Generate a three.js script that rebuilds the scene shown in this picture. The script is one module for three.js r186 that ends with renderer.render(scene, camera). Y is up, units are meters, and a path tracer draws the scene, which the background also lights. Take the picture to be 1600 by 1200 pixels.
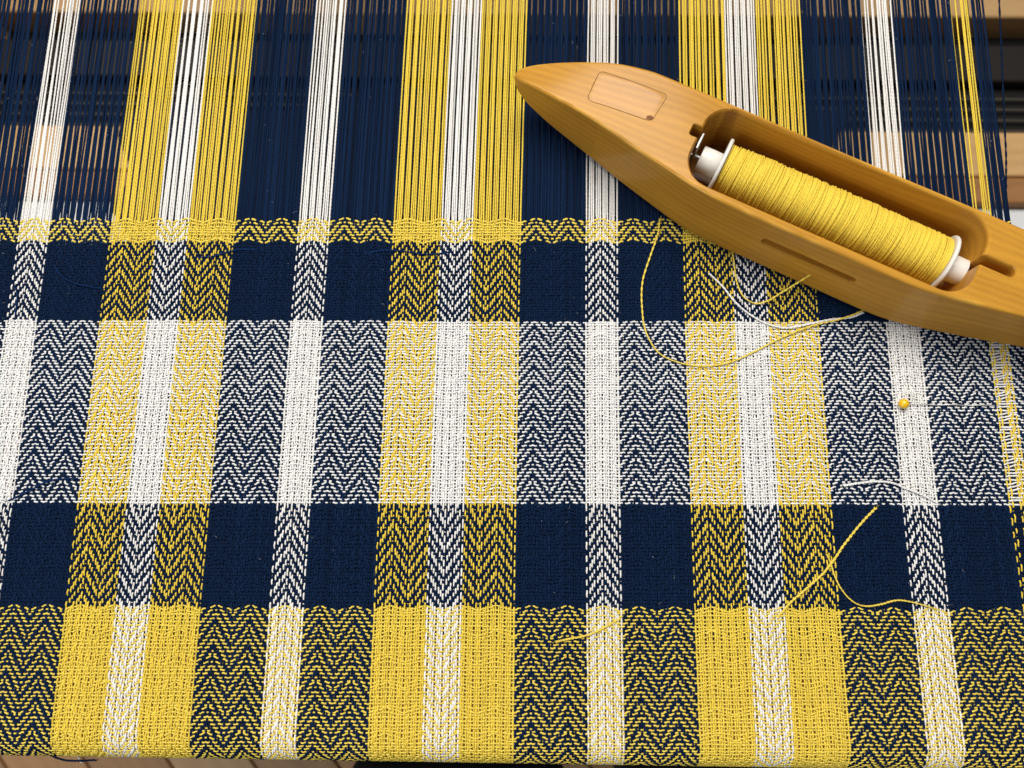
import * as THREE from 'three';
import { Brush, Evaluator, SUBTRACTION } from 'three-bvh-csg';
import { ImprovedNoise } from 'three/addons/math/ImprovedNoise.js';
import { RectAreaLightUniformsLib } from 'three/addons/lights/RectAreaLightUniformsLib.js';
import { RoundedBoxGeometry } from 'three/addons/geometries/RoundedBoxGeometry.js';
import { mergeGeometries } from 'three/addons/utils/BufferGeometryUtils.js';

// ---------------------------------------------------------------- camera, light, exposure
const scene = new THREE.Scene();
const camera = new THREE.PerspectiveCamera(53.13, 4 / 3, 0.01, 20);
camera.position.set(0.03173, 0.3617, 0.07785);
camera.rotation.set(-1.36257, 0.05, -0.03812, 'YXZ');
camera.focus = 0.362; camera.userData.fStop = 9;
scene.add(camera);

const renderer = new THREE.WebGLRenderer({ antialias: true });
renderer.setSize(1024, 768);
renderer.toneMapping = THREE.LinearToneMapping;
renderer.toneMappingExposure = 1.0;
renderer.shadowMap.enabled = true;
scene.background = new THREE.Color(0.085, 0.08, 0.075);

RectAreaLightUniformsLib.init();
// a soft ceiling panel behind the loom and a window at the weaver's left
function lampPanel(name, label, color, power, w, h, pos, look) {
  const g = new THREE.Group(); g.name = name; g.position.set(...pos); g.lookAt(...look); scene.add(g);
  g.userData = { label, category: 'lamp' };
  const glow = new THREE.Mesh(new THREE.BoxGeometry(w, h, 0.02), new THREE.MeshStandardMaterial({ color: 0x888888, emissive: color, emissiveIntensity: 0.6 }));
  glow.name = 'lamp_diffuser'; glow.position.z = -0.03; g.add(glow);
  const l = new THREE.RectAreaLight(color, power, w, h); l.name = 'lamp_light'; g.add(l);
  l.rotation.y = Math.PI;                                   // area lights shine along their own -z
  return g;
}
lampPanel('ceiling_lamp', 'flat rectangular ceiling lamp above the back of the loom', new THREE.Color(1, 0.965, 0.9), 9.3, 1.5, 1.1, [-0.2, 1.7, -0.8], [0.02, 0, 0]);
lampPanel('window_lamp', 'tall pale daylight panel at the left of the loom', new THREE.Color(0.76, 0.87, 1.0), 4.7, 1.0, 1.1, [-1.3, 1.15, 1.3], [0, 0, 0]);

// ---------------------------------------------------------------- helpers
let seed = 7;
const rnd = () => { seed = (seed + 0x6d2b79f5) | 0; let t = Math.imul(seed ^ (seed >>> 15), 1 | seed); t = (t + Math.imul(t ^ (t >>> 7), 61 | t)) ^ t; return ((t ^ (t >>> 14)) >>> 0) / 4294967296; };
const noise = new ImprovedNoise();
const n2 = (x, y, z = 0.37) => noise.noise(x, y, z);
const mod = (a, b) => ((a % b) + b) % b;
const lerp = (a, b, t) => a + (b - a) * t;
const sstep = (a, b, x) => { const t = Math.min(1, Math.max(0, (x - a) / (b - a))); return t * t * (3 - 2 * t); };
const names = {};
function numbered(name) { const n = (names[name] = (names[name] ?? -1) + 1); return n ? `${name}_${String(n).padStart(3, '0')}` : name; }
function mesh(name, geo, mat, parent = scene, label) {
  const m = new THREE.Mesh(geo, mat); m.name = parent === scene ? numbered(name) : name;
  m.castShadow = m.receiveShadow = true; if (label) m.userData.label = label;
  parent.add(m); return m;
}
function thing(name, label, category, pos = [0, 0, 0], group) {
  const g = new THREE.Group(); g.name = numbered(name); g.position.set(...pos); scene.add(g);
  g.userData = { label, category }; if (group) g.userData.group = group; return g;
}
function tag(o, label, category, group) { o.userData.label = label; o.userData.category = category; if (group) o.userData.group = group; return o; }
function dataTex(w, h, f, srgb = true, wrap = true) {
  const d = new Uint8Array(w * h * 4);
  for (let y = 0; y < h; y++) for (let x = 0; x < w; x++) { const c = f(x / w, y / h), o = (y * w + x) * 4; d[o] = c[0]; d[o + 1] = c[1]; d[o + 2] = c[2]; d[o + 3] = 255; }
  const t = new THREE.DataTexture(d, w, h); t.magFilter = THREE.LinearFilter; t.minFilter = THREE.LinearMipmapLinearFilter; t.generateMipmaps = true;
  if (wrap) t.wrapS = t.wrapT = THREE.RepeatWrapping; if (srgb) t.colorSpace = THREE.SRGBColorSpace; t.needsUpdate = true; return t;
}

// ---------------------------------------------------------------- yarn materials
const plyBump = dataTex(32, 32, (u, v) => { const s = 0.5 + 0.5 * Math.cos(2 * Math.PI * (2 * u - v)); const f = 0.5 + 0.5 * Math.cos(2 * Math.PI * (6 * u - 3 * v)); const c = 255 * (0.8 * Math.pow(s, 0.6) + 0.2 * f); return [c, c, c]; }, false);
const yarn = (rgb, rough = 0.9) => new THREE.MeshPhysicalMaterial({ color: new THREE.Color().setRGB(...rgb), roughness: rough, specularIntensity: rgb[0] < 0.1 ? 0.12 : 0.3, vertexColors: true, bumpMap: plyBump, bumpScale: 0.00012, sheen: rgb[0] < 0.1 ? 0.04 : 0.2, sheenRoughness: 0.6, sheenColor: new THREE.Color().setRGB(...rgb.map((c) => Math.min(1, c * 1.2 + 0.03))) });
const Y = { Y: yarn([0.8, 0.585, 0.07]), W: yarn([0.84, 0.815, 0.785]), N: yarn([0.0043, 0.0138, 0.042]) };
const HALF = { Y: 0.00043, W: 0.00045, N: 0.00056 };   // the navy yarn is the thickest
const YW = { Y: yarn([0.84, 0.645, 0.105]), W: yarn([0.86, 0.85, 0.84]), N: yarn([0.0042, 0.013, 0.04]) };
const WORD = { Y: 'yellow', W: 'white', N: 'navy blue' };

// ---------------------------------------------------------------- tubes that follow a list of points
class Yarns {
  constructor() { this.p = new Float32Array(1 << 16); this.n = new Float32Array(1 << 16); this.c = new Float32Array(1 << 16); this.t = new Float32Array(1 << 15); this.i = new Uint32Array(1 << 17); this.nv = 0; this.ni = 0; }
  room(v, i) {
    const grow = (a, need, K) => { if (need <= a.length) return a; const b = new K(Math.max(need, a.length * 2)); b.set(a); return b; };
    this.p = grow(this.p, (this.nv + v) * 3, Float32Array); this.n = grow(this.n, (this.nv + v) * 3, Float32Array); this.c = grow(this.c, (this.nv + v) * 3, Float32Array);
    this.t = grow(this.t, (this.nv + v) * 2, Float32Array); this.i = grow(this.i, this.ni + i, Uint32Array);
  }
  // P: flat xyz list, U: flat up-vector list or null, rw / rh: half width and half height, tone: brightness of this thread
  add(P, U, rw, rh, sides, tone, pitch = 0.0021, jitter = 0.04, tint = null) {
    const m = P.length / 3, s1 = sides + 1; this.room(m * s1 + 2, (m - 1) * sides * 6 + sides * 6);
    let len = 0; const base = this.nv, start = rnd() * 6;
    for (let k = 0; k < m; k++) {
      const a = Math.max(0, k - 1) * 3, b = Math.min(m - 1, k + 1) * 3, o = k * 3;
      let tx = P[b] - P[a], ty = P[b + 1] - P[a + 1], tz = P[b + 2] - P[a + 2]; let l = Math.hypot(tx, ty, tz) || 1; tx /= l; ty /= l; tz /= l;
      if (k) len += Math.hypot(P[o] - P[o - 3], P[o + 1] - P[o - 2], P[o + 2] - P[o - 1]);
      let ux = 0, uy = 1, uz = 0; if (U) { ux = U[o]; uy = U[o + 1]; uz = U[o + 2]; }
      let lx = uy * tz - uz * ty, ly = uz * tx - ux * tz, lz = ux * ty - uy * tx; l = Math.hypot(lx, ly, lz) || 1; lx /= l; ly /= l; lz /= l;
      const nx = ty * lz - tz * ly, ny = tz * lx - tx * lz, nz = tx * ly - ty * lx;
      const w = typeof rw === 'function' ? rw(k) : rw, h = typeof rh === 'function' ? rh(k) : rh, tn = tone * (1 + jitter * (rnd() - 0.5) * 2), sc = 1 + 0.05 * (rnd() - 0.5);
      for (let j = 0; j <= sides; j++) {
        const A = (j / sides) * 2 * Math.PI, ca = Math.sin(A), sa = Math.cos(A), q = this.nv * 3, e = 1 / Math.hypot(ca / w, sa / h);
        this.p[q] = P[o] + (lx * ca * w + nx * sa * h) * sc; this.p[q + 1] = P[o + 1] + (ly * ca * w + ny * sa * h) * sc; this.p[q + 2] = P[o + 2] + (lz * ca * w + nz * sa * h) * sc;
        const c1 = (ca / w) * e, c2 = (sa / h) * e;
        this.n[q] = lx * c1 + nx * c2; this.n[q + 1] = ly * c1 + ny * c2; this.n[q + 2] = lz * c1 + nz * c2;
        this.c[q] = tn * (tint ? tint[0] : 1); this.c[q + 1] = tn * (tint ? tint[1] : 1); this.c[q + 2] = tn * (tint ? tint[2] : 1);
        this.t[this.nv * 2] = j / sides; this.t[this.nv * 2 + 1] = start + len / pitch; this.nv++;
      }
      if (k) for (let j = 0; j < sides; j++) { const v0 = base + (k - 1) * s1 + j, v1 = v0 + s1; const I = this.i; let z = this.ni; I[z++] = v0; I[z++] = v1; I[z++] = v0 + 1; I[z++] = v0 + 1; I[z++] = v1; I[z++] = v1 + 1; this.ni = z; }
    }
    for (const [k, flip] of [[0, 0], [m - 1, 1]]) for (let j = 1; j < sides - 1; j++) { const v = base + k * s1; let z = this.ni; this.i[z++] = v; this.i[z++] = v + (flip ? j + 1 : j); this.i[z++] = v + (flip ? j : j + 1); this.ni = z; }
  }
  geometry() {
    const g = new THREE.BufferGeometry(), cut = (a, n, k) => new THREE.BufferAttribute(a.slice(0, n), k);
    g.setAttribute('position', cut(this.p, this.nv * 3, 3)); g.setAttribute('normal', cut(this.n, this.nv * 3, 3)); g.setAttribute('color', cut(this.c, this.nv * 3, 3)); g.setAttribute('uv', cut(this.t, this.nv * 2, 2));
    g.setIndex(new THREE.BufferAttribute(this.i.slice(0, this.ni), 1)); return g;
  }
}

// ---------------------------------------------------------------- the cloth on the loom: how threads lie
const S = 0.00115, FIRST = -240, LAST = 240, Z0 = 0.1606, BEAM = 0.012;
// how far the web is drawn out of square (mm), by end and by length
const CX = [-1.385, -0.526, 3.906, -1.446, -1.062, -1.484, 2.536, 0.301, 1.252, 0.836], CZ = [0.365, -2.103, -0.076, 0.017, 0.075, -0.643, 0.277, -0.21, 0.097, -0.104];
function draw(c, U, V) { return (c[0] + c[1] * U + c[2] * U * U + c[3] * U * U * U + c[4] * V + c[5] * U * V + c[6] * U * U * V + c[7] * U * U * U * V + c[8] * V * V + c[9] * U * V * V) / 1000; }
const out = new Float32Array(6);
function place(u, z, h) {                       // -> position and surface normal of the web at end u, length z, height h
  const U = u / 200, V = Math.max(-1.1, Math.min(0.95, z / 0.2)), x = u * S + draw(CX, U, V), Z = z + draw(CZ, U, V);
  const z0 = Z0;
  if (Z <= z0) { out[0] = x; out[1] = h; out[2] = Z; out[3] = 0; out[4] = 1; out[5] = 0; return out; }
  const a = Math.min(Math.PI / 2, (Z - z0) / BEAM), over = Math.max(0, Z - z0 - BEAM * Math.PI / 2), sn = Math.sin(a), cs = Math.cos(a);
  out[0] = x; out[1] = -BEAM * (1 - cs) - over + h * cs; out[2] = z0 + BEAM * sn + h * sn; out[3] = 0; out[4] = cs; out[5] = sn; return out;
}
// where each pick lies along the warp (mm): beaten harder near the top, looser below
const PK = [-37, -35, -28, -21, -14, -7, 0, 3, 10, 17, 24, 31, 38, 45, 52, 59, 63, 70, 77, 84, 91, 98, 105, 112, 119, 126];
const PZ = [-82.4, -79.27, -68.78, -58.2, -47.9, -38.06, -29.45, -25.36, -15.39, -5.28, 3.97, 13.98, 24.86, 36.0, 47.06, 58.16, 65.2, 76.4, 87.4, 97.9, 108.5, 119.6, 130.6, 141.4, 151.9, 162.44];
function pickZ(p) {
  if (p >= 126) return (162.44 + (p - 126) * 1.5) / 1000;
  let k = 0; while (k < PK.length - 2 && PK[k + 1] <= p) k++;
  const m = (j) => { const a = Math.max(0, j - 1), b = Math.min(PK.length - 1, j + 1); return (PZ[b] - PZ[a]) / (PK[b] - PK[a]); };
  const d = PK[k + 1] - PK[k], t = (p - PK[k]) / d, t2 = t * t, t3 = t2 * t;
  return ((2 * t3 - 3 * t2 + 1) * PZ[k] + (t3 - 2 * t2 + t) * d * m(k) + (-2 * t3 + 3 * t2) * PZ[k + 1] + (t3 - t2) * d * m(k + 1)) / 1000;
}
const P0 = -37, P1 = 146, NP = P1 - P0 + 1;
const bandOf = (p) => (p <= -30 ? 'Y' : p < 0 ? 'N' : p < 60 ? 'W' : p < 89 ? 'N' : 'Y');
function colorOf(i) {
  if (i >= 224) return i < 226 ? 'Y' : i < 228 ? '' : i < 232 ? 'Y' : 'N';
  const m = mod(i + 28, 126); return m < 21 ? 'Y' : m < 35 ? 'W' : m < 56 ? 'Y' : m < 84 ? 'N' : m < 98 ? 'W' : 'N';
}
// eight shafts threaded to a point, seven picks to the repeat
function warpUp(p, i) { const t = mod(i + 15, 14), k = t <= 7 ? t : 14 - t, q = mod(p - 1 + k, 7); return q === 0 || q === 1 || q === 4 || (k === 7 && q === 3) || (k === 0 && q === 5); }
const NI = LAST - FIRST, up = new Uint8Array(NI * NP);
for (let i = 0; i < NI; i++) for (let p = 0; p < NP; p++) up[i * NP + p] = warpUp(p + P0, i + FIRST) ? 1 : 0;
const isUp = (i, p) => up[Math.max(0, Math.min(NI - 1, i)) * NP + Math.max(0, Math.min(NP - 1, p))];
const pz = Float32Array.from({ length: NP }, (_, k) => pickZ(k + P0)), pj = Float32Array.from({ length: NP }, () => (rnd() - 0.5) * 0.2e-3);
// three ends to a dent of the reed; ends and picks that weave alike slide together
function endU(i, p) {
  const m = mod(i, 3), dent = -(m - 1) * ((colorOf(i) === 'N' ? 0.1 : 0.16) + 0.04 * Math.sin(i * 1.7)), same = p == null ? 0 : 0.08 * ((isUp(i - FIRST, p) === isUp(i - FIRST + 1, p) ? 1 : 0) - (isUp(i - FIRST, p) === isUp(i - FIRST - 1, p) ? 1 : 0));
  return i + 0.5 + dent + same;
}
const freeShift = (i) => -(mod(i, 3) - 1) * 0.12 + 0.22 * n2(i * 0.61, 3.3) + 0.1 * n2(i * 2.3, 9.1);
function weftZ(p, i) {
  const a = isUp(i, p), nx = isUp(i, p + 1) === a ? 1 : 0, pv = isUp(i, p - 1) === a ? 1 : 0, d = p + 1 < NP ? pz[p + 1] - pz[p] : 0.0015;
  // some picks of the repeat bow between the points of the threading
  const t = mod(i + FIRST + 15, 14), k = t <= 7 ? t : 14 - t, q = mod(p + P0 - 1, 7), bow = q === 4 ? 0.66 : q === 5 ? 0.48 : q === 3 ? 0.4 : q === 6 ? 0.1 : 0;
  return pz[p] + pj[p] + 0.11 * d * (nx - pv) - bow * d * (k - 3.5) / 3.5 + 0.3e-3 * n2((i + FIRST) * 0.035, p * 0.7, 5.5) + 0.45e-3 * n2((i + FIRST) * 0.02, p * 0.06, 2.5) + 0.16e-3 * n2((i + FIRST) * 0.21, p * 1.9, 1.5);
}
const AW = 0.0003, AF = 0.00029;
function warpPath(i) {                          // one end: loose from the reed, then woven
  const P = [], N = [], col = i - FIRST, zf = pz[0], fs = freeShift(i), dentOpen = 0, lift = (rnd() - 0.5) * 0.0022 + ((i * 5) % 4 === 0 ? -0.0012 : 0), ph = rnd() * 9;
  const push = (u, z, h) => { const o = place(u, z, h); P.push(o[0], o[1], o[2]); N.push(o[3], o[4], o[5]); };
  for (let z = -0.9; z < zf - 0.0015; z += z < -0.24 ? 0.03 : 0.0045) {
    const f = sstep(0, 0.035, zf - z), w = 0.05 * n2(z * 60 + ph, i * 3.1);
    push(i + 0.5 - (mod(i, 3) - 1) * 0.13 + fs * f + w * f + dentOpen, z, lift * sstep(0, 0.12, zf - z) + (isUp(col, 0) ? 1 : -1) * AW * 0.6 * (1 - f));
  }
  for (let p = 0; p < NP; p++) {
    const a = isUp(col, p), u = endU(i, p) + 0.1 * n2(p * 0.09, i * 1.3) + 0.1 * n2(p * 0.035, i * 0.12), z = weftZ(p, col);
    push(u, z, (a ? (colorOf(i) === 'N' ? 1.3 : 1) * AW : -AW) * (1 + 0.1 * (rnd() - 0.5)));
    if (p < NP - 1 && isUp(col, p + 1) !== a) push((u + endU(i, p + 1)) / 2, (z + weftZ(p + 1, col)) / 2, 0);
  }
  return [P, N];
}
const cloth = thing('woven_cloth', 'blue, white and yellow chequered herringbone cloth on the loom, unwoven at the top', 'cloth');
{
  let i = FIRST;
  while (i < LAST) {
    const c = colorOf(i); if (!c) { i++; continue; }
    const g = new Yarns();
    for (; i < LAST && colorOf(i) === c; i++) { const [P, N] = warpPath(i); const id = i * 1.37, fat = (k) => HALF[c] * (P[k * 3 + 2] < -0.084 ? (c === 'N' ? 1.08 : 0.93) : c !== 'N' && (P[k * 3 + 2] < -0.031 || (P[k * 3 + 2] > 0.0585 && P[k * 3 + 2] < 0.105)) ? 0.88 : 1) * (1 + 0.16 * n2(k * 0.06, id) + 0.1 * n2(k * 0.31, id + 40)); g.add(P, N, fat, c === 'N' ? 0.00032 : 0.0003, 5, c === 'N' ? 0.72 + 0.56 * rnd() : 0.92 + 0.15 * rnd(), 0.0021); }
    mesh('warp_stripe', g.geometry(), Y[c], cloth, `stripe of ${WORD[c]} warp threads`);
  }
  let p = 0;
  while (p < NP) {
    const c = bandOf(p + P0), g = new Yarns();
    for (; p < NP && bandOf(p + P0) === c; p++) {
      const P = [], N = [];
      for (let col = 0; col < NI; col++) {
        if (!colorOf(col + FIRST)) continue;
        const a = isUp(col, p), u = endU(col + FIRST, p), z = weftZ(p, col), o = place(u, z, (a ? -AF : AF) * (1 + 0.12 * (rnd() - 0.5)));
        P.push(o[0], o[1], o[2]); N.push(o[3], o[4], o[5]);
        if (col < NI - 1 && isUp(col + 1, p) !== a) { const q = place((u + endU(col + 1 + FIRST, p)) / 2, (z + weftZ(p, col + 1)) / 2, 0); P.push(q[0], q[1], q[2]); N.push(q[3], q[4], q[5]); }
      }
      const id = p * 2.71 + 7, w0 = p + P0 < -29 ? 0.00053 : { N: 0.00068, W: 0.00043, Y: 0.00041 }[c]; g.add(P, N, (k) => w0 * (1 + 0.16 * n2(k * 0.05, id) + 0.12 * n2(k * 0.27, id + 60)), c === 'N' ? 0.00031 : 0.00029, 4, 0.94 + 0.12 * rnd(), 0.0021);
    }
    mesh('weft_band', g.geometry(), YW[c], cloth, `band woven with ${WORD[c]} weft`);
  }
}

{
  // stray fibres standing off the yarns
  const f = new Yarns(), tint = { Y: [0.85, 0.64, 0.1], W: [0.85, 0.83, 0.8], N: [0.012, 0.026, 0.075] };
  for (let k = 0; k < 9000; k++) {
    const i = FIRST + Math.floor(rnd() * NI), c = colorOf(i); if (!c) continue;
    const z = -0.23 + 0.4 * rnd(), o = place(i + rnd(), z, 0.0006), A = rnd() * 6.28, L = 0.0008 + 0.0024 * rnd() * rnd(), b = (rnd() - 0.5) * 1.6, x = o[0], y = o[1], zz = o[2], hy = 0.0002 + 0.0006 * rnd();
    const Lw = c === 'N' && rnd() < 0.05 ? 'W' : c;
    f.add([x, y, zz, x + L * 0.4 * Math.cos(A), y + hy, zz + L * 0.4 * Math.sin(A), x + L * (0.4 * Math.cos(A) + 0.5 * Math.cos(A + b)), y + hy * 0.6, zz + L * (0.4 * Math.sin(A) + 0.5 * Math.sin(A + b))], null, 0.000028, 0.000028, 3, 1, 0.0021, 0, tint[Lw]);
  }
  mesh('fuzz', f.geometry(), new THREE.MeshStandardMaterial({ vertexColors: true, roughness: 1 }), cloth).userData.kind = 'stuff';
}

// ---------------------------------------------------------------- wood
function woodTex(w, h, dark, light, fx, fy, streak = 0.5, sd = 0, specks = 0) {
  const a = new THREE.Color(dark), b = new THREE.Color(light), A = [a.r, a.g, a.b], B = [b.r, b.g, b.b], conv = (x) => 255 * Math.pow(Math.max(0, x), 1 / 2.2);
  return dataTex(w, h, (u, v) => {
    const wob = 0.35 * n2(u * fx * 1.1, v * 3, sd + 2);
    const ring = 0.5 + 0.5 * Math.sin((v * fy + wob * 4 + 1.6 * n2(u * fx * 0.5, v * fy * 0.22, sd)) * 6.283);
    const fine = 0.5 + 0.5 * n2(u * fx * 6, v * fy * 22, sd + 4) + 0.25 * n2(u * fx * 20, v * fy * 60, sd + 6);
    const pore = n2(u * fx * 14, v * fy * 40, sd + 8) > 0.52 ? 0.16 : 0;
    let k = 0.62 + streak * 0.3 * (ring - 0.5) + 0.22 * (fine - 0.5) + 0.2 * n2(u * fx * 0.8, v * fy * 0.4, sd + 11) - pore; if (specks && n2(u * 150, v * 66, sd + 20) > 0.62) k -= 0.5; k = Math.min(1, Math.max(0, k));
    return [0, 1, 2].map((j) => conv(lerp(A[j], B[j], k)));
  });
}
const maple = woodTex(2048, 1024, 0x8a5610, 0xd89e34, 6, 40, 0.5, 1.3);
const mapleMat = new THREE.MeshPhysicalMaterial({ map: maple, roughness: 0.6, specularIntensity: 0.25, clearcoat: 0.35, clearcoatRoughness: 0.14, bumpMap: maple, bumpScale: 0.00012 });

// ---------------------------------------------------------------- the shuttle
const HT = 0.036, shuttle = thing('boat_shuttle', 'amber varnished wooden boat shuttle lying across the warp with a hollow for its bobbin', 'weaving shuttle', [0.1728, 0.0009, -0.0782]);
shuttle.rotation.y = -25.49 * Math.PI / 180;
const curve = (xs, ys) => (x) => { let k = 0; while (k < xs.length - 2 && xs[k + 1] <= x) k++; const m = (j) => { const a = Math.max(0, j - 1), b = Math.min(xs.length - 1, j + 1); return (ys[b] - ys[a]) / (xs[b] - xs[a]); }; const d = xs[k + 1] - xs[k], t = Math.min(1, Math.max(0, (x - xs[k]) / d)), t2 = t * t, t3 = t2 * t; return (2 * t3 - 3 * t2 + 1) * ys[k] + (t3 - 2 * t2 + t) * d * m(k) + (-2 * t3 + 3 * t2) * ys[k + 1] + (t3 - t2) * d * m(k + 1); };
const backE = curve([0, 95, 106, 118, 130, 141, 150, 156, 159.5, 160.5], [-24.2, -24.3, -23.2, -20.6, -16.3, -11.8, -7.6, -4.2, -1.2, 0.6]);
const frontE = curve([0, 45, 56, 66, 78, 92, 108, 124, 140, 150, 156, 159.5, 160.5], [23.4, 23.3, 22.4, 20.9, 18.7, 16, 12.6, 9.6, 7.2, 5.6, 4.4, 2.6, 0.8]);
const botFlare = curve([0, 50, 80, 110, 140, 160.5], [4.0, 3.8, 2.2, 0.8, 0.2, 0]);
const topY = curve([0, 98, 115, 130, 145, 155, 159.5, 160.5], [36, 36, 35.5, 34.2, 32.2, 30.2, 28.4, 26]);
const botY = curve([0, 95, 115, 135, 150, 157, 159.5, 160.5], [0, 0, 1.6, 5.6, 11.5, 17, 21, 24]);
function shuttleBody() {
  const T = []; for (let k = -1; k <= 1; k += 2) { } 
  const half = []; for (let k = 0; k <= 46; k++) { const s = k / 46; half.push(160.5 * (1 - Math.pow(1 - s, 1.9))); }
  for (let k = half.length - 1; k > 0; k--) T.push(-half[k]); for (const v of half) T.push(v);
  const ring = (t) => {
    const a = Math.abs(t), zb = backE(a), zf = frontE(a), zf2 = zf + botFlare(a), zb2 = zb + 0.6, yt = topY(a), yb = botY(a), w = (zf - zb) / 2, hh = (yt - yb) / 2;
    const rt = Math.min(1.7, w * 0.9, hh * 0.9), rb = Math.min(3.6, w * 0.9, hh * 0.9), pts = [], N = 5;
    const corner = (cx, cy, r, a0) => { for (let k = 0; k <= N; k++) { const A = a0 + (k / N) * Math.PI / 2; pts.push([cx + r * Math.cos(A), cy + r * Math.sin(A)]); } };
    corner(zf - rt, yt - rt, rt, 0); pts.push([(zf + zb) / 2, yt]); corner(zb + rt, yt - rt, rt, Math.PI / 2); pts.push([lerp(zb, zb2, 0.5), (yt + yb) / 2]); corner(zb2 + rb, yb + rb, rb, Math.PI); pts.push([(zf2 + zb2) / 2, yb]); corner(zf2 - rb, yb + rb, rb, 1.5 * Math.PI); pts.push([lerp(zf, zf2, 0.5) , (yt + yb) / 2]);
    return pts;
  };
  const pos = [], idx = []; let M = 0;
  T.forEach((t) => { const r = ring(t); M = r.length; r.forEach(([z, y]) => pos.push(t / 1000, y / 1000, z / 1000)); });
  for (let k = 0; k < T.length - 1; k++) for (let j = 0; j < M; j++) { const a = k * M + j, b = k * M + (j + 1) % M, c = a + M, d = b + M; idx.push(a, b, c, b, d, c); }
  for (const [k, f] of [[0, 1], [T.length - 1, 0]]) { const c = pos.length / 3, r = ring(T[k]); let zy = [0, 0]; r.forEach((q) => { zy[0] += q[0] / M; zy[1] += q[1] / M; }); pos.push(T[k] / 1000, zy[1] / 1000, zy[0] / 1000); for (let j = 0; j < M; j++) { const a = k * M + j, b = k * M + (j + 1) % M; f ? idx.push(c, b, a) : idx.push(c, a, b); } }
  const g = new THREE.BufferGeometry(); g.setAttribute('position', new THREE.Float32BufferAttribute(pos, 3)); g.setIndex(idx); g.computeVertexNormals();
  // make sure faces point outwards
  const p = g.attributes.position, n = g.attributes.normal; if (n.getY((T.length >> 1) * M + 6) < 0) { const I = g.index.array; for (let k = 0; k < I.length; k += 3) { const t = I[k]; I[k] = I[k + 1]; I[k + 1] = t; } g.computeVertexNormals(); }
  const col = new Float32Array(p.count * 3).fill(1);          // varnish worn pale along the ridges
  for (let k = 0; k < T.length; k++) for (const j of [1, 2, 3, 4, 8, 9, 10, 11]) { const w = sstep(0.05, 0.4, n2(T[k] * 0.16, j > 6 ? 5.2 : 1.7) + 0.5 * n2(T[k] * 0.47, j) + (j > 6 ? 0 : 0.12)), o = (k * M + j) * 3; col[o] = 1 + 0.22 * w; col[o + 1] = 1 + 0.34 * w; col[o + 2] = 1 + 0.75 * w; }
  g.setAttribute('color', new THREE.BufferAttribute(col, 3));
  g.setAttribute('uv', new THREE.Float32BufferAttribute(new Float32Array(p.count * 2), 2)); return g;
}
// a hollow: rounded plan [t0,t1]x[z0,z1] with corner radius r, levels of [height, grow]
function hollow(t0, t1, z0, z1, r, levels, stain = false) {
  const pos = [], idx = [], K = 10, ringAt = (y, e) => { const R = r + e, cs = [[t1 - r, z1 - r, 0], [t0 + r, z1 - r, 1], [t0 + r, z0 + r, 2], [t1 - r, z0 + r, 3]]; for (const [cx, cz, q] of cs) for (let k = 0; k <= K; k++) { const A = (q + k / K) * Math.PI / 2; pos.push((cx + R * Math.cos(A)) / 1000, y / 1000, (cz + R * Math.sin(A)) / 1000); } };
  levels.forEach(([y, e]) => ringAt(y, e)); const M = 4 * (K + 1);
  for (let l = 0; l < levels.length - 1; l++) for (let j = 0; j < M; j++) { const a = l * M + j, b = l * M + (j + 1) % M; idx.push(a, a + M, b, b, a + M, b + M); }
  for (const [l, f] of [[0, 0], [levels.length - 1, 1]]) { const c = pos.length / 3; pos.push((t0 + t1) / 2000, levels[l][0] / 1000, (z0 + z1) / 2000); for (let j = 0; j < M; j++) { const a = l * M + j, b = l * M + (j + 1) % M; f ? idx.push(c, b, a) : idx.push(c, a, b); } }
  const g = new THREE.BufferGeometry(); g.setAttribute('position', new THREE.Float32BufferAttribute(pos, 3)); g.setIndex(idx); 
  const u = g.toNonIndexed(); u.computeVertexNormals();
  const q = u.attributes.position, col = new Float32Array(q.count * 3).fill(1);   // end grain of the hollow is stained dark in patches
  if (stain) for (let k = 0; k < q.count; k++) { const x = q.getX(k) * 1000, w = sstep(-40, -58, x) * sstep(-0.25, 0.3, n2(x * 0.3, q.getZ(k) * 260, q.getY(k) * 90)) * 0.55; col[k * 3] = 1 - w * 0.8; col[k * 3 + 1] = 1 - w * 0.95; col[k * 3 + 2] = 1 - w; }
  u.setAttribute('color', new THREE.BufferAttribute(col, 3)); u.setAttribute('uv', new THREE.Float32BufferAttribute(new Float32Array(u.attributes.position.count * 2), 2)); return u;
}
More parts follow.
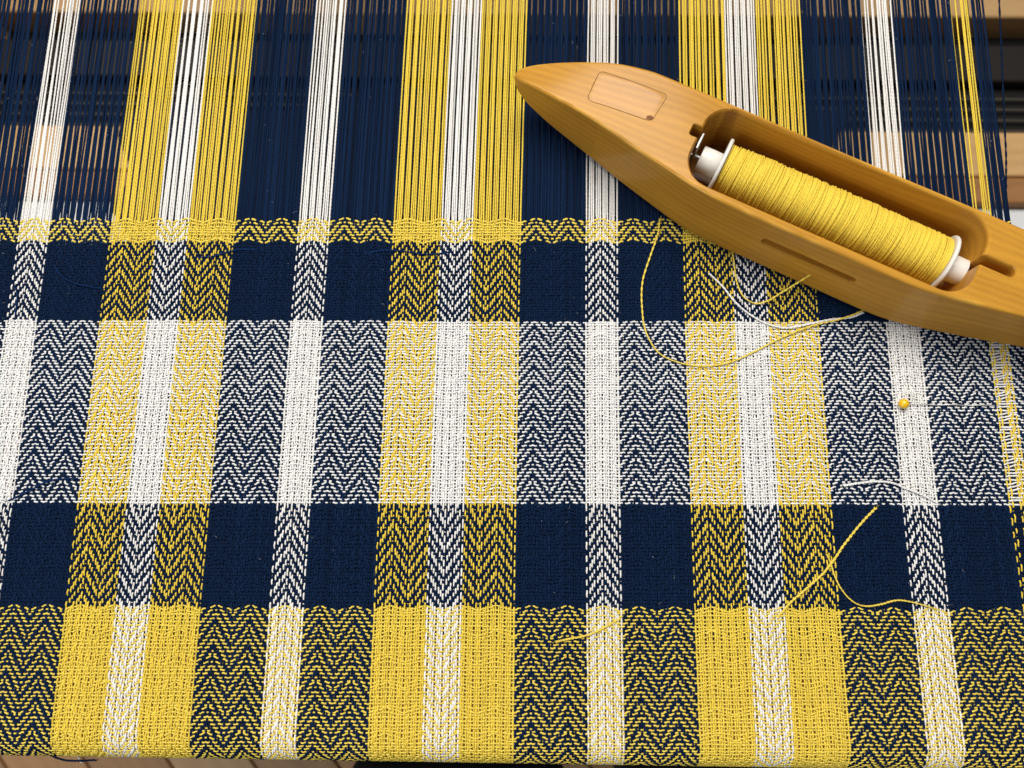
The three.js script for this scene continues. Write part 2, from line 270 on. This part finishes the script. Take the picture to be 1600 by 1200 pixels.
{
  const ev = new Evaluator(); ev.useGroups = false; ev.attributes = ['position', 'normal', 'uv', 'color'];
  let body = new Brush(shuttleBody()); body.updateMatrixWorld();
  const cutWith = (g, place) => { const b = new Brush(g); if (place) place(b); b.updateMatrixWorld(); body = ev.evaluate(body, b, SUBTRACTION); body.updateMatrixWorld(); };
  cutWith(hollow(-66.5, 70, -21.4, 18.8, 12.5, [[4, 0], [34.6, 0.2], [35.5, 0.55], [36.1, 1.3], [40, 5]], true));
  cutWith(hollow(60, 85.5, -4.6, 0.4, 2.3, [[10, 0], [35.4, 0], [36.1, 0.5], [40, 3]]));      // spindle groove, right
  cutWith(hollow(-71.5, -60, -7.2, -1.2, 1.2, [[16, 0], [35.6, 0], [36.1, 0.4], [40, 3]]));   // spindle slot, left
  cutWith(hollow(-19.5, 27, -2.2, 2.2, 2.1, [[0, 0], [10.7, 0], [12.0, 0.3], [20, 3]]), (b) => { b.rotation.x = Math.PI / 2; b.position.set(0, 0.0215, 0.0135); });   // yarn slot in the front wall
  let g = body.geometry.index ? body.geometry.toNonIndexed() : body.geometry;
  const p = g.attributes.position, uv = g.attributes.uv, a = new THREE.Vector3(), b = new THREE.Vector3(), c = new THREE.Vector3();
  for (let k = 0; k < p.count; k += 3) {
    a.fromBufferAttribute(p, k); b.fromBufferAttribute(p, k + 1); c.fromBufferAttribute(p, k + 2); const n = b.clone().sub(a).cross(c.clone().sub(a)).normalize();
    [a, b, c].forEach((v, j) => { const side = Math.abs(n.y) > 0.62; uv.setXY(k + j, v.x / 0.36 + (side ? 0 : 0.31), (side ? v.z : v.y + 0.06) / 0.16 + 0.5); });
  }
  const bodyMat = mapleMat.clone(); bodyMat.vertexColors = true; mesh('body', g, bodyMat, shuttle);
  // spindle and its pivot plate
  const steel = new THREE.MeshStandardMaterial({ color: 0xb8b8b4, metalness: 1, roughness: 0.45 }), rod = new THREE.CylinderGeometry(0.0013, 0.0013, 0.139, 16); rod.rotateZ(Math.PI / 2); rod.translate(0.0025, 0.0195, -0.0018);
  mesh('spindle', rod, steel, shuttle);
  const plate = new RoundedBoxGeometry(0.0014, 0.02, 0.009, 2, 0.0005); plate.translate(-0.0655, 0.021, -0.0035); mesh('pivot_plate', plate, steel, shuttle);
  // the old label on the left end: a film with a dark edge
  const topAt = (t, z) => topY(Math.abs(t)) / 1000, quad = [[-122.6, -13.6], [-88.2, -15.4], [-89.6, 0.8], [-121.8, 3.2]], rr = 3;
  const outline = []; for (let k = 0; k < 4; k++) { const A = quad[(k + 3) % 4], B = quad[k], C = quad[(k + 1) % 4], d1 = Math.hypot(B[0] - A[0], B[1] - A[1]), d2 = Math.hypot(C[0] - B[0], C[1] - B[1]), s = [lerp(B[0], A[0], rr / d1), lerp(B[1], A[1], rr / d1)], e = [lerp(B[0], C[0], rr / d2), lerp(B[1], C[1], rr / d2)]; for (let j = 0; j <= 5; j++) { const t = j / 5; outline.push([(1 - t) * (1 - t) * s[0] + 2 * t * (1 - t) * B[0] + t * t * e[0], (1 - t) * (1 - t) * s[1] + 2 * t * (1 - t) * B[1] + t * t * e[1]]); } const D = e, nextS = [lerp(C[0], B[0], rr / d2), lerp(C[1], B[1], rr / d2)]; for (let j = 1; j < 12; j++) outline.push([lerp(D[0], nextS[0], j / 12) , lerp(D[1], nextS[1], j / 12)]); }
  const lab = new THREE.BufferGeometry(), LP = [], LI = [], LU = [], cx = -105, cz = -6.3, R = 8;
  for (let r = 0; r <= R; r++) outline.forEach(([t, z]) => { const q = r / R, x = lerp(cx, t, q), zz = lerp(cz, z, q); LP.push(x / 1000, topAt(x) + (r === R ? -0.00005 : 0.00005), zz / 1000); LU.push(x / 360, zz / 160 + 0.5); });
  const M = outline.length; for (let r = 0; r < R; r++) for (let j = 0; j < M; j++) { const a0 = r * M + j, b0 = r * M + (j + 1) % M; LI.push(a0, b0, a0 + M, b0, b0 + M, a0 + M); }
  lab.setAttribute('position', new THREE.Float32BufferAttribute(LP, 3)); lab.setAttribute('uv', new THREE.Float32BufferAttribute(LU, 2)); lab.setIndex(LI); lab.computeVertexNormals();
  if (lab.attributes.normal.getY(M * 3) < 0) { const I = lab.index.array; for (let k = 0; k < I.length; k += 3) { const t = I[k]; I[k] = I[k + 1]; I[k + 1] = t; } lab.computeVertexNormals(); }
  const film = mesh('label_film', lab, new THREE.MeshPhysicalMaterial({ map: maple, color: 0xfffaf0, roughness: 0.5, specularIntensity: 0.3, clearcoat: 0.5, clearcoatRoughness: 0.1 }), shuttle, 'clear worn label with a thin dark outline');
  const eg = new Yarns(), EP = []; outline.concat([outline[0]]).forEach(([t, z], k) => { const q = 0.12 * n2(k * 0.9, 2.2); EP.push((t + q) / 1000, topAt(t) + 0.00003, (z + q) / 1000); }); eg.add(EP, null, (k) => 0.00013 + 0.00009 * n2(k * 0.5, 7.7), 0.00006, 5, 1);
  mesh('edge_line', eg.geometry(), new THREE.MeshStandardMaterial({ color: 0x5a3410, roughness: 0.8 }), film);
  const spot = new THREE.CylinderGeometry(0.0016, 0.0017, 0.0002, 5); spot.scale(1.2, 1, 0.8); spot.rotateY(0.5); spot.translate(-0.0912, 0.036, -0.0008); mesh('dark_spot', spot, new THREE.MeshStandardMaterial({ color: 0x7a4a1a, roughness: 0.7 }), film);
}

// ---------------------------------------------------------------- the bobbin
const bobbin = thing('bobbin', 'white plastic bobbin wound full with yellow yarn inside the wooden shuttle', 'bobbin', [0.1728, 0.0204, -0.0782]);
bobbin.rotation.y = shuttle.rotation.y;
const AX = -0.0018;
{
  const plastic = new THREE.MeshPhysicalMaterial({ color: new THREE.Color().setRGB(0.78, 0.755, 0.70), roughness: 0.38, specularIntensity: 0.8 });
  const lathe = (pts, x) => { const g = new THREE.LatheGeometry(pts.map(([r, y]) => new THREE.Vector2(r / 1000, y / 1000)), 48); g.rotateZ(-Math.PI / 2); g.translate(x / 1000, 0, AX); return g; };
  const flange = [[6, -0.7], [13, -0.95], [13.7, -0.8], [14, -0.3], [14, 0.3], [13.7, 0.8], [13, 0.95], [6, 0.7]];
  mesh('flange', lathe(flange, -51.8), plastic, bobbin); mesh('flange', lathe(flange, 60.2), plastic, bobbin);
  const hub = [[1.7, -5], [5.6, -5], [6.2, -4.6], [6.3, 0], [6.2, 5], [1.7, 5]], hubR = hub.map(([r, y]) => [r, -y]).reverse();
  mesh('hub', lathe(hub, -57.4), plastic, bobbin); mesh('hub', lathe(hubR, 65.6), plastic, bobbin);
  const wound = new Yarns(), x0 = -50.6, x1 = 59.1, shape = (x) => 11.3 + 0.75 * Math.pow(Math.sin(Math.PI * (x - x0) / (x1 - x0)), 0.55) + 0.28 * n2(x * 0.13, 4.4) + 0.22 * n2(x * 0.5, 1.2);
  const cg = []; for (let k = 0; k <= 60; k++) { const x = lerp(x0, x1, k / 60); cg.push([Math.max(6, shape(x) - 0.45), x]); }
  const coil = (turns, sgn, rOff, wob, ph) => {
    const seg = 26, P = [], U = [];
    for (let k = 0; k <= turns * seg; k++) { const f = k / (turns * seg), A = sgn * (k / seg) * 2 * Math.PI + ph; let x = lerp(x0 + 0.3, x1 - 0.3, f) + wob * n2(k * 0.012, ph) + 0.25 * n2(k * 0.09, ph + 3); x = Math.min(x1 - 0.3, Math.max(x0 + 0.3, x)); const r = shape(x) + rOff + 0.22 * n2(k * 0.02, ph + 8); P.push(x / 1000, r * Math.cos(A) / 1000, AX + r * Math.sin(A) / 1000); U.push(0, Math.cos(A), Math.sin(A)); }
    wound.add(P, U, 0.00036, 0.00034, 5, 1, 0.0021, 0.05);
  };
  coil(156, 1, -0.1, 0.5, 0.4); coil(140, -1, 0.06, 1.6, 2.1); coil(96, 1, 0.24, 5, 4.0); coil(26, -1, 0.46, 14, 1.1);
  const core = lathe(cg.map(([r, y]) => [r, y]), 0), wy = wound.geometry();
  core.setAttribute('color', new THREE.BufferAttribute(new Float32Array(core.attributes.position.count * 3).fill(0.9), 3));
  const yarnPart = mesh('wound_yarn', mergeGeometries([core, wy]), yarn([0.83, 0.61, 0.075], 0.75), bobbin);
  const fz = new Yarns();
  for (let k = 0; k < 900; k++) { const x = lerp(x0 + 1, x1 - 1, rnd()), A = rnd() * 6.283, r = shape(x) + 0.3, L = 0.5 + 1.5 * rnd() * rnd(), P = []; const dx = (rnd() - 0.5) * L, dA = (rnd() - 0.5) * 0.16; for (let j = 0; j <= 3; j++) { const t = j / 3, rr = r + L * 0.75 * Math.sin(t * 1.9), a = A + dA * t * 2; P.push((x + dx * t) / 1000, rr * Math.cos(a) / 1000, AX + rr * Math.sin(a) / 1000); } fz.add(P, null, 0.000022, 0.000022, 3, 1); }
  const f = mesh('fuzz', fz.geometry(), Y.Y, yarnPart); f.userData.kind = 'stuff';
}

// ---------------------------------------------------------------- loose threads lying on the cloth
YW.B = yarn([0.007, 0.028, 0.1]);                     // the cut blue ends look brighter than the cloth
function looseThread(name, label, pts, c, r = 0.00042, group) {
  const cv = new THREE.CatmullRomCurve3(pts.map(([x, z, h = 1]) => new THREE.Vector3(x / 1000, h / 1000, z / 1000)), false, 'centripetal'), n = Math.max(24, pts.length * 8);
  const pts3 = cv.getPoints(n * 3), g = new Yarns(), wob = (k, j) => 0.00012 * n2(k * 0.07, pts[0][0] * 0.37 + j);
  for (const ply of [0, Math.PI]) { const Q = []; pts3.forEach((v, k) => { const A = ply + k * 0.55, o = r * 0.5, f = k > pts3.length - 4 || k < 3 ? 1.5 : 1; Q.push(v.x + o * f * Math.cos(A) + wob(k, 1), v.y + o * f * 0.8 * Math.sin(A), v.z + o * f * Math.cos(A) * 0.7 + wob(k, 5)); }); g.add(Q, null, r * 0.66, r * 0.62, 6, 0.97 + 0.06 * rnd(), 0.0021, 0.05); }
  for (const [e, d] of [[pts3.length - 1, 1], [0, -1]]) { const v = pts3[e], t = cv.getTangent(d > 0 ? 1 : 0).multiplyScalar(d); for (let k = 0; k < 6; k++) { const L = 0.0008 + 0.0012 * rnd(), a = (rnd() - 0.5) * 0.0008, b = (rnd() - 0.5) * 0.0006; g.add([v.x - t.x * 0.0006, v.y, v.z - t.z * 0.0006, v.x + t.x * L * 0.5 + a * 0.5, v.y + b * 0.3, v.z + t.z * L * 0.5 - a * 0.4, v.x + t.x * L + a, v.y + b, v.z + t.z * L + a], null, 0.00006, 0.00006, 3, 1); } }
  for (let k = 4; k < pts3.length; k += 3) { const v = pts3[k], A = rnd() * 6.28, L = 0.0006 + rnd() * 0.0009; g.add([v.x, v.y, v.z, v.x + L * 0.5 * Math.cos(A), v.y + 0.0003, v.z + L * 0.5 * Math.sin(A), v.x + L * Math.cos(A + 0.6), v.y + 0.0004, v.z + L * Math.sin(A + 0.6)], null, 0.000025, 0.000025, 3, 1); }
  return tag(mesh(name, g.geometry(), YW[c]), label, 'thread', group);
}
looseThread('loose_thread', 'long yellow thread looping from the edge of the weaving down to the shuttle', [[101.4, -84, 0.4], [101, -83.1, 1], [99.9, -75.9, 1.6], [95.8, -64, 1.5], [91.7, -50.6, 1.2], [91.1, -37.4, 1.1], [92.9, -24.4, 1.1], [98.9, -14.2, 1.1], [108.6, -9.6, 1.1], [120.2, -8.1, 1.1], [132.6, -10.1, 1.1], [145.2, -15.7, 1.1], [157.9, -22.5, 1.3], [173.8, -28.8, 1.7], [186.4, -31.9, 1.8], [197.6, -36.2, 1.5], [210.6, -44, 1], [222, -50, 0.9]], 'Y');
looseThread('loose_thread', 'yellow thread leaving the slot in the shuttle and turning back under it', [[173.5, -66.5, 21.5], [175.5, -58.5, 21], [177.3, -55.2, 19.8], [174.6, -52.9, 16], [168.6, -50, 11.5], [158.4, -44.2, 5.5], [151.5, -40.6, 2.2], [146.5, -39.8, 1.3], [141.3, -42.8, 1.2], [138.2, -49.4, 1.2], [137.1, -59.4, 1.2], [136.8, -66.1, 1.1], [138, -74, 0.9]], 'Y');
looseThread('loose_thread', 'white thread curving in front of the shuttle with one free end', [[124.6, -54.6, 2.0], [130.6, -48.3, 1.8], [137.1, -39.8, 1.5], [144.6, -33.4, 1.2], [153.7, -28.9, 1.1], [161.4, -27.7, 1.1], [171.4, -29.6, 1.1], [181.8, -31.8, 1.1], [192.7, -33.4, 1], [199, -36, 0.6]], 'W', 0.00056);
looseThread('loose_thread', 'short white thread lying across the lower edge of the white stripe below the pin', [[182.8, 48.4, 1.0], [189.4, 47.2, 1.4], [198.4, 46.2, 1.5], [205.8, 47, 1.4], [211.5, 49.3, 1.3], [218.6, 52.1, 1.2], [225.9, 55.9, 0.5]], 'W', 0.00056);
looseThread('loose_thread', 'yellow thread running diagonally from the blue square down to the bright yellow square', [[196.8, 58.3, 1.5], [189.4, 65.6, 1.5], [182.1, 73.8, 1.4], [175.9, 81.9, 1.4], [170.2, 88.5, 1.3], [163.1, 94.5, 1.2], [154.9, 101.3, 1.1], [150.9, 105.6, 0.9], [148.8, 108.1, 0.3]], 'Y', 0.0005);
looseThread('loose_thread', 'yellow thread swinging under the blue square to the lower right white stripe', [[172.8, 79.5, 0.8], [174.1, 83.1, 1.2], [175.4, 88.7, 1.4], [178.4, 95.4, 1.4], [182.9, 100.4, 1.3], [188.5, 102.3, 1.2], [195.2, 101.4, 1.2], [202.5, 99.6, 1.2], [209.6, 100.3, 1.2], [218, 102.5, 1.1], [222, 103.6, 0.3]], 'Y');
looseThread('loose_thread', 'short yellow thread end in the lower middle, slanting over a blue and yellow square', [[48.9, 119.6, 1.3], [55.2, 118.2, 1.2], [63.8, 116.4, 1.1], [71.1, 113, 1.0], [78.3, 109, 0.3]], 'Y', 0.00048);
looseThread('loose_thread', 'dark blue thread lying over the first yellow check right of the middle white stripe', [[-46.3, -64, 0.5], [-36.8, -65.8, 0.9], [-27.9, -65.5, 1.1], [-17.6, -63.9, 1.1], [-8, -64.4, 1.0], [-3.3, -65.8, 0.4]], 'B');
looseThread('loose_thread', 'dark blue thread end at the right side of the left yellow check', [[-131, -61.5, 0.6], [-123, -61.6, 1.1], [-116.2, -63.7, 1.1], [-109.9, -65.4, 1], [-100.9, -65.8, 0.5]], 'B');
looseThread('loose_thread', 'dark blue thread curving over the far left blue square', [[-201, -56.1, 0.6], [-197.1, -51.1, 1.2], [-190.2, -47.1, 1.2], [-182, -45.2, 1.1], [-175.5, -44.6, 0.5]], 'B');
looseThread('loose_thread', 'dark blue thread bent upright on the far left white stripe', [[-219.7, -45.8, 0.6], [-217.4, -40.9, 1.1], [-216.9, -34.9, 1.1], [-217.1, -30.3, 0.5]], 'B');
looseThread('loose_thread', 'dark blue thread at the lower corner of the far left white square', [[-207.1, 60, 0.6], [-199.2, 56.3, 1], [-189.4, 50.8, 1.1], [-182, 49.6, 1], [-175.4, 49.2, 0.4]], 'B');
looseThread('hanging_thread', 'dark blue thread end hanging below the lower left edge of the cloth', [[-184.5, 169.4, -9], [-178.9, 173.4, -12], [-172.8, 175.2, -12], [-165.5, 175.4, -12], [-158, 174.7, -11]], 'N', 0.0005);
looseThread('hanging_thread', 'short white thread end hanging below the lower left edge of the cloth', [[-168.6, 169.6, -9], [-166.9, 173.3, -12], [-165.2, 176.2, -13]], 'W', 0.0005);
looseThread('selvage_thread', 'single dark blue warp thread running free beside the right edge of the warp', [[340, -900, 0], [302, -420, 0], [285.9, -211, 0], [283.2, -180, 0.4], [280.6, -147, 0.2], [278.6, -120, 0.1], [276.4, -100, 0], [275.1, -85, 0], [274.2, -60, 0], [273.2, 0, 0]], 'N', 0.00046);

// ---------------------------------------------------------------- the pin
{
  const pin = thing('pin', 'ball-headed pin with a yellow head stuck in the right white stripe', 'pin', [0.2135, 0.0008, 0.0096]);
  const head = new THREE.SphereGeometry(0.0024, 32, 20); head.scale(1, 0.94, 1); head.translate(0, 0.0019, 0); mesh('head', head, new THREE.MeshPhysicalMaterial({ color: new THREE.Color().setRGB(0.86, 0.5, 0.012), roughness: 0.22, clearcoat: 0.6, clearcoatRoughness: 0.1 }), pin);
  const P = []; for (let k = 0; k <= 60; k++) { const x = 0.001 + k * 0.00075, t = k / 60; P.push(x, 0.0016 - 0.0014 * Math.min(1, t * 6) + 0.00075 * Math.sin(x * 2 * Math.PI / 0.0142 - 2.6) * sstep(0, 0.15, t), -0.00002); }
  const g = new Yarns(); g.add(P, null, 0.00024, 0.00024, 8, 1, 0.0021, 0); mesh('shaft', g.geometry(), new THREE.MeshStandardMaterial({ color: 0xe6e6e4, metalness: 0.6, roughness: 0.35 }), pin);
}

// ---------------------------------------------------------------- what shows below: loom frame, rack, floor, dark shapes
const paleWood = woodTex(512, 256, 0xa07a4c, 0xe0c090, 3, 10, 0.4, 5.1), tanWood = woodTex(512, 256, 0x8a5c30, 0xcf9c62, 3, 10, 0.5, 8.4), floorWood = woodTex(512, 256, 0x8e6a42, 0xcfa774, 3, 8, 0.5, 3.7);
const wm = (map, rough = 0.55, color = 0xffffff) => new THREE.MeshStandardMaterial({ map, color, roughness: rough });
function bar(w, h, d, x, y, z, r = 0.003) { const g = new RoundedBoxGeometry(w, h, d, 2, r); const p = g.attributes.position, uv = g.attributes.uv; for (let k = 0; k < p.count; k++) uv.setXY(k, p.getX(k) / 0.5, (p.getZ(k) + p.getY(k)) / 0.16); g.translate(x, y, z); return g; }
const loom = thing('loom_frame', 'pale wooden cross beams of the loom seen below the warp', 'loom');
mesh('cross_beam', bar(1.7, 0.05, 0.2, 0.05, -0.305, -0.517), wm(paleWood, 0.55, 0xece4d8), loom);
mesh('cross_board', bar(1.7, 0.03, 0.044, 0.05, -0.295, -0.276), wm(paleWood, 0.6, 0xfff6e4), loom, 'cream board');
mesh('cross_board', bar(1.7, 0.03, 0.0255, 0.05, -0.2955, -0.2405), wm(tanWood, 0.55, 0xd8d0c8), loom, 'orange brown board');
mesh('front_beam', bar(1.7, 0.046, 0.05, 0, -0.0268, Z0 - 0.0147, 0.0105), wm(tanWood), loom, 'beam that carries the woven cloth');
mesh('side_frame', bar(0.04, 0.82, 0.75, -0.5, -0.34, -0.325), wm(paleWood), loom);  // added upright out of view, keeps the side light off the left boards
mesh('back_panel', bar(1.7, 0.02, 0.042, 0.05, -0.3, -0.2065), new THREE.MeshStandardMaterial({ color: 0xdfe2e6, roughness: 0.6 }), loom, 'bluish white panel');
{
  const rack = thing('slatted_rack', 'black rack with thin pale rods in the gap between the loom beams', 'rack', [0.05, -0.3, -0.355]);
  mesh('tray', bar(1.7, 0.01, 0.13, 0, -0.016, -0.004), new THREE.MeshStandardMaterial({ color: 0x050505, roughness: 0.9 }), rack);
  mesh('back_board', bar(1.7, 0.012, 0.04, 0, -0.004, -0.026), wm(tanWood, 0.6, 0x170e09), rack);
  for (let k = 0; k < 5; k++) { const g = new THREE.CylinderGeometry(0.0011, 0.0011, 1.7, 8); g.rotateZ(Math.PI / 2); g.translate(0, -0.006, 0.008 + k * 0.0112); mesh('rod', g, new THREE.MeshStandardMaterial({ color: 0x5c574c, metalness: 0.4, roughness: 0.5 }), rack); }
}
{
  // unseen roll added below the weaving so that its gaps look dark
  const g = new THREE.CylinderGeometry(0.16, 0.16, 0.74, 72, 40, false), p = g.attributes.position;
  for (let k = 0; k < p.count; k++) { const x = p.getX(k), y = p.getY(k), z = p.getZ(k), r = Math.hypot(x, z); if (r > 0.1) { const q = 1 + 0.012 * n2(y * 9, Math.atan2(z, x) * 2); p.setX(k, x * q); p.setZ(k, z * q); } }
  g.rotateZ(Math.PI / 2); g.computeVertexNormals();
  tag(mesh('cloth_roll', g, new THREE.MeshStandardMaterial({ color: new THREE.Color().setRGB(0.006, 0.012, 0.036), roughness: 0.95 })), 'dark blue roll added below the weaving to darken its gaps', 'added roll').position.set(0, -0.222, 0.03);
}
{
  // a navy sheet added to keep the boards dark below the middle of the warp
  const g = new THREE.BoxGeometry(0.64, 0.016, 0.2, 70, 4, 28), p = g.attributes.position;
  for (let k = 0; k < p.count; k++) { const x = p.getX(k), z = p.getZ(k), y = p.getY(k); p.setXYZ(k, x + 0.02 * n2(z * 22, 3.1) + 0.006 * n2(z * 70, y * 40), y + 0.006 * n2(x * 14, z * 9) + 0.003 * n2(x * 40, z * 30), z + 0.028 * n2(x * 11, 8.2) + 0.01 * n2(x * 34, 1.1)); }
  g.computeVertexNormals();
  tag(mesh('folded_cloth', g, new THREE.MeshStandardMaterial({ color: new THREE.Color().setRGB(0.006, 0.012, 0.036), roughness: 0.95 })), 'dark blue sheet added to darken the boards under the middle of the warp', 'cloth').position.set(0.0, -0.272, -0.215);
}
{
  const floor = new THREE.Group(); floor.name = 'floor'; floor.userData.kind = 'structure'; floor.position.set(0.02, -0.75, 0.3); floor.rotation.y = -0.87 + Math.PI / 2 - Math.PI / 2; scene.add(floor);
  const W = 0.087, mats = [0xffffff, 0xf0e6da, 0xffeedd, 0xe6d8c8].map((c) => wm(floorWood, 0.55, c)), geos = [0, 1, 2].map((k) => { const g = bar(2.6, 0.02, W - 0.003, 0, -0.01, 0, 0.0015); const uv = g.attributes.uv; for (let j = 0; j < uv.count; j++) uv.setXY(j, uv.getX(j) + k * 0.37, uv.getY(j) + k * 0.29); return g; });
  for (let k = -14; k <= 14; k++) { const m = mesh('plank', geos[mod(k, 3)], mats[mod(k * 7, 4)], floor); m.position.set(0, 0, k * W); }
  const under = mesh('subfloor', new THREE.BoxGeometry(2.6, 0.02, 29 * W), new THREE.MeshStandardMaterial({ color: 0x2a1c10, roughness: 0.9 }), floor); under.position.y = -0.034;
}
{
  const fabric = new THREE.MeshStandardMaterial({ color: 0x0c0b0c, roughness: 0.85 });  // two plain black rounded boxes, not identified as any particular object
  const c1 = tag(mesh('seat_cushion', new RoundedBoxGeometry(0.165, 0.05, 0.2, 6, 0.022), fabric), 'black rounded shape below the yellow middle of the cloth edge', 'dark_shape'); c1.position.set(-0.012, -0.275, 0.331);
  const c2 = tag(mesh('seat_cushion', new RoundedBoxGeometry(0.19, 0.05, 0.2, 6, 0.012), fabric), 'wide black shape below the cloth edge, right of the other black shape', 'dark_shape'); c2.position.set(0.203, -0.275, 0.331);
}
renderer.render(scene, camera);
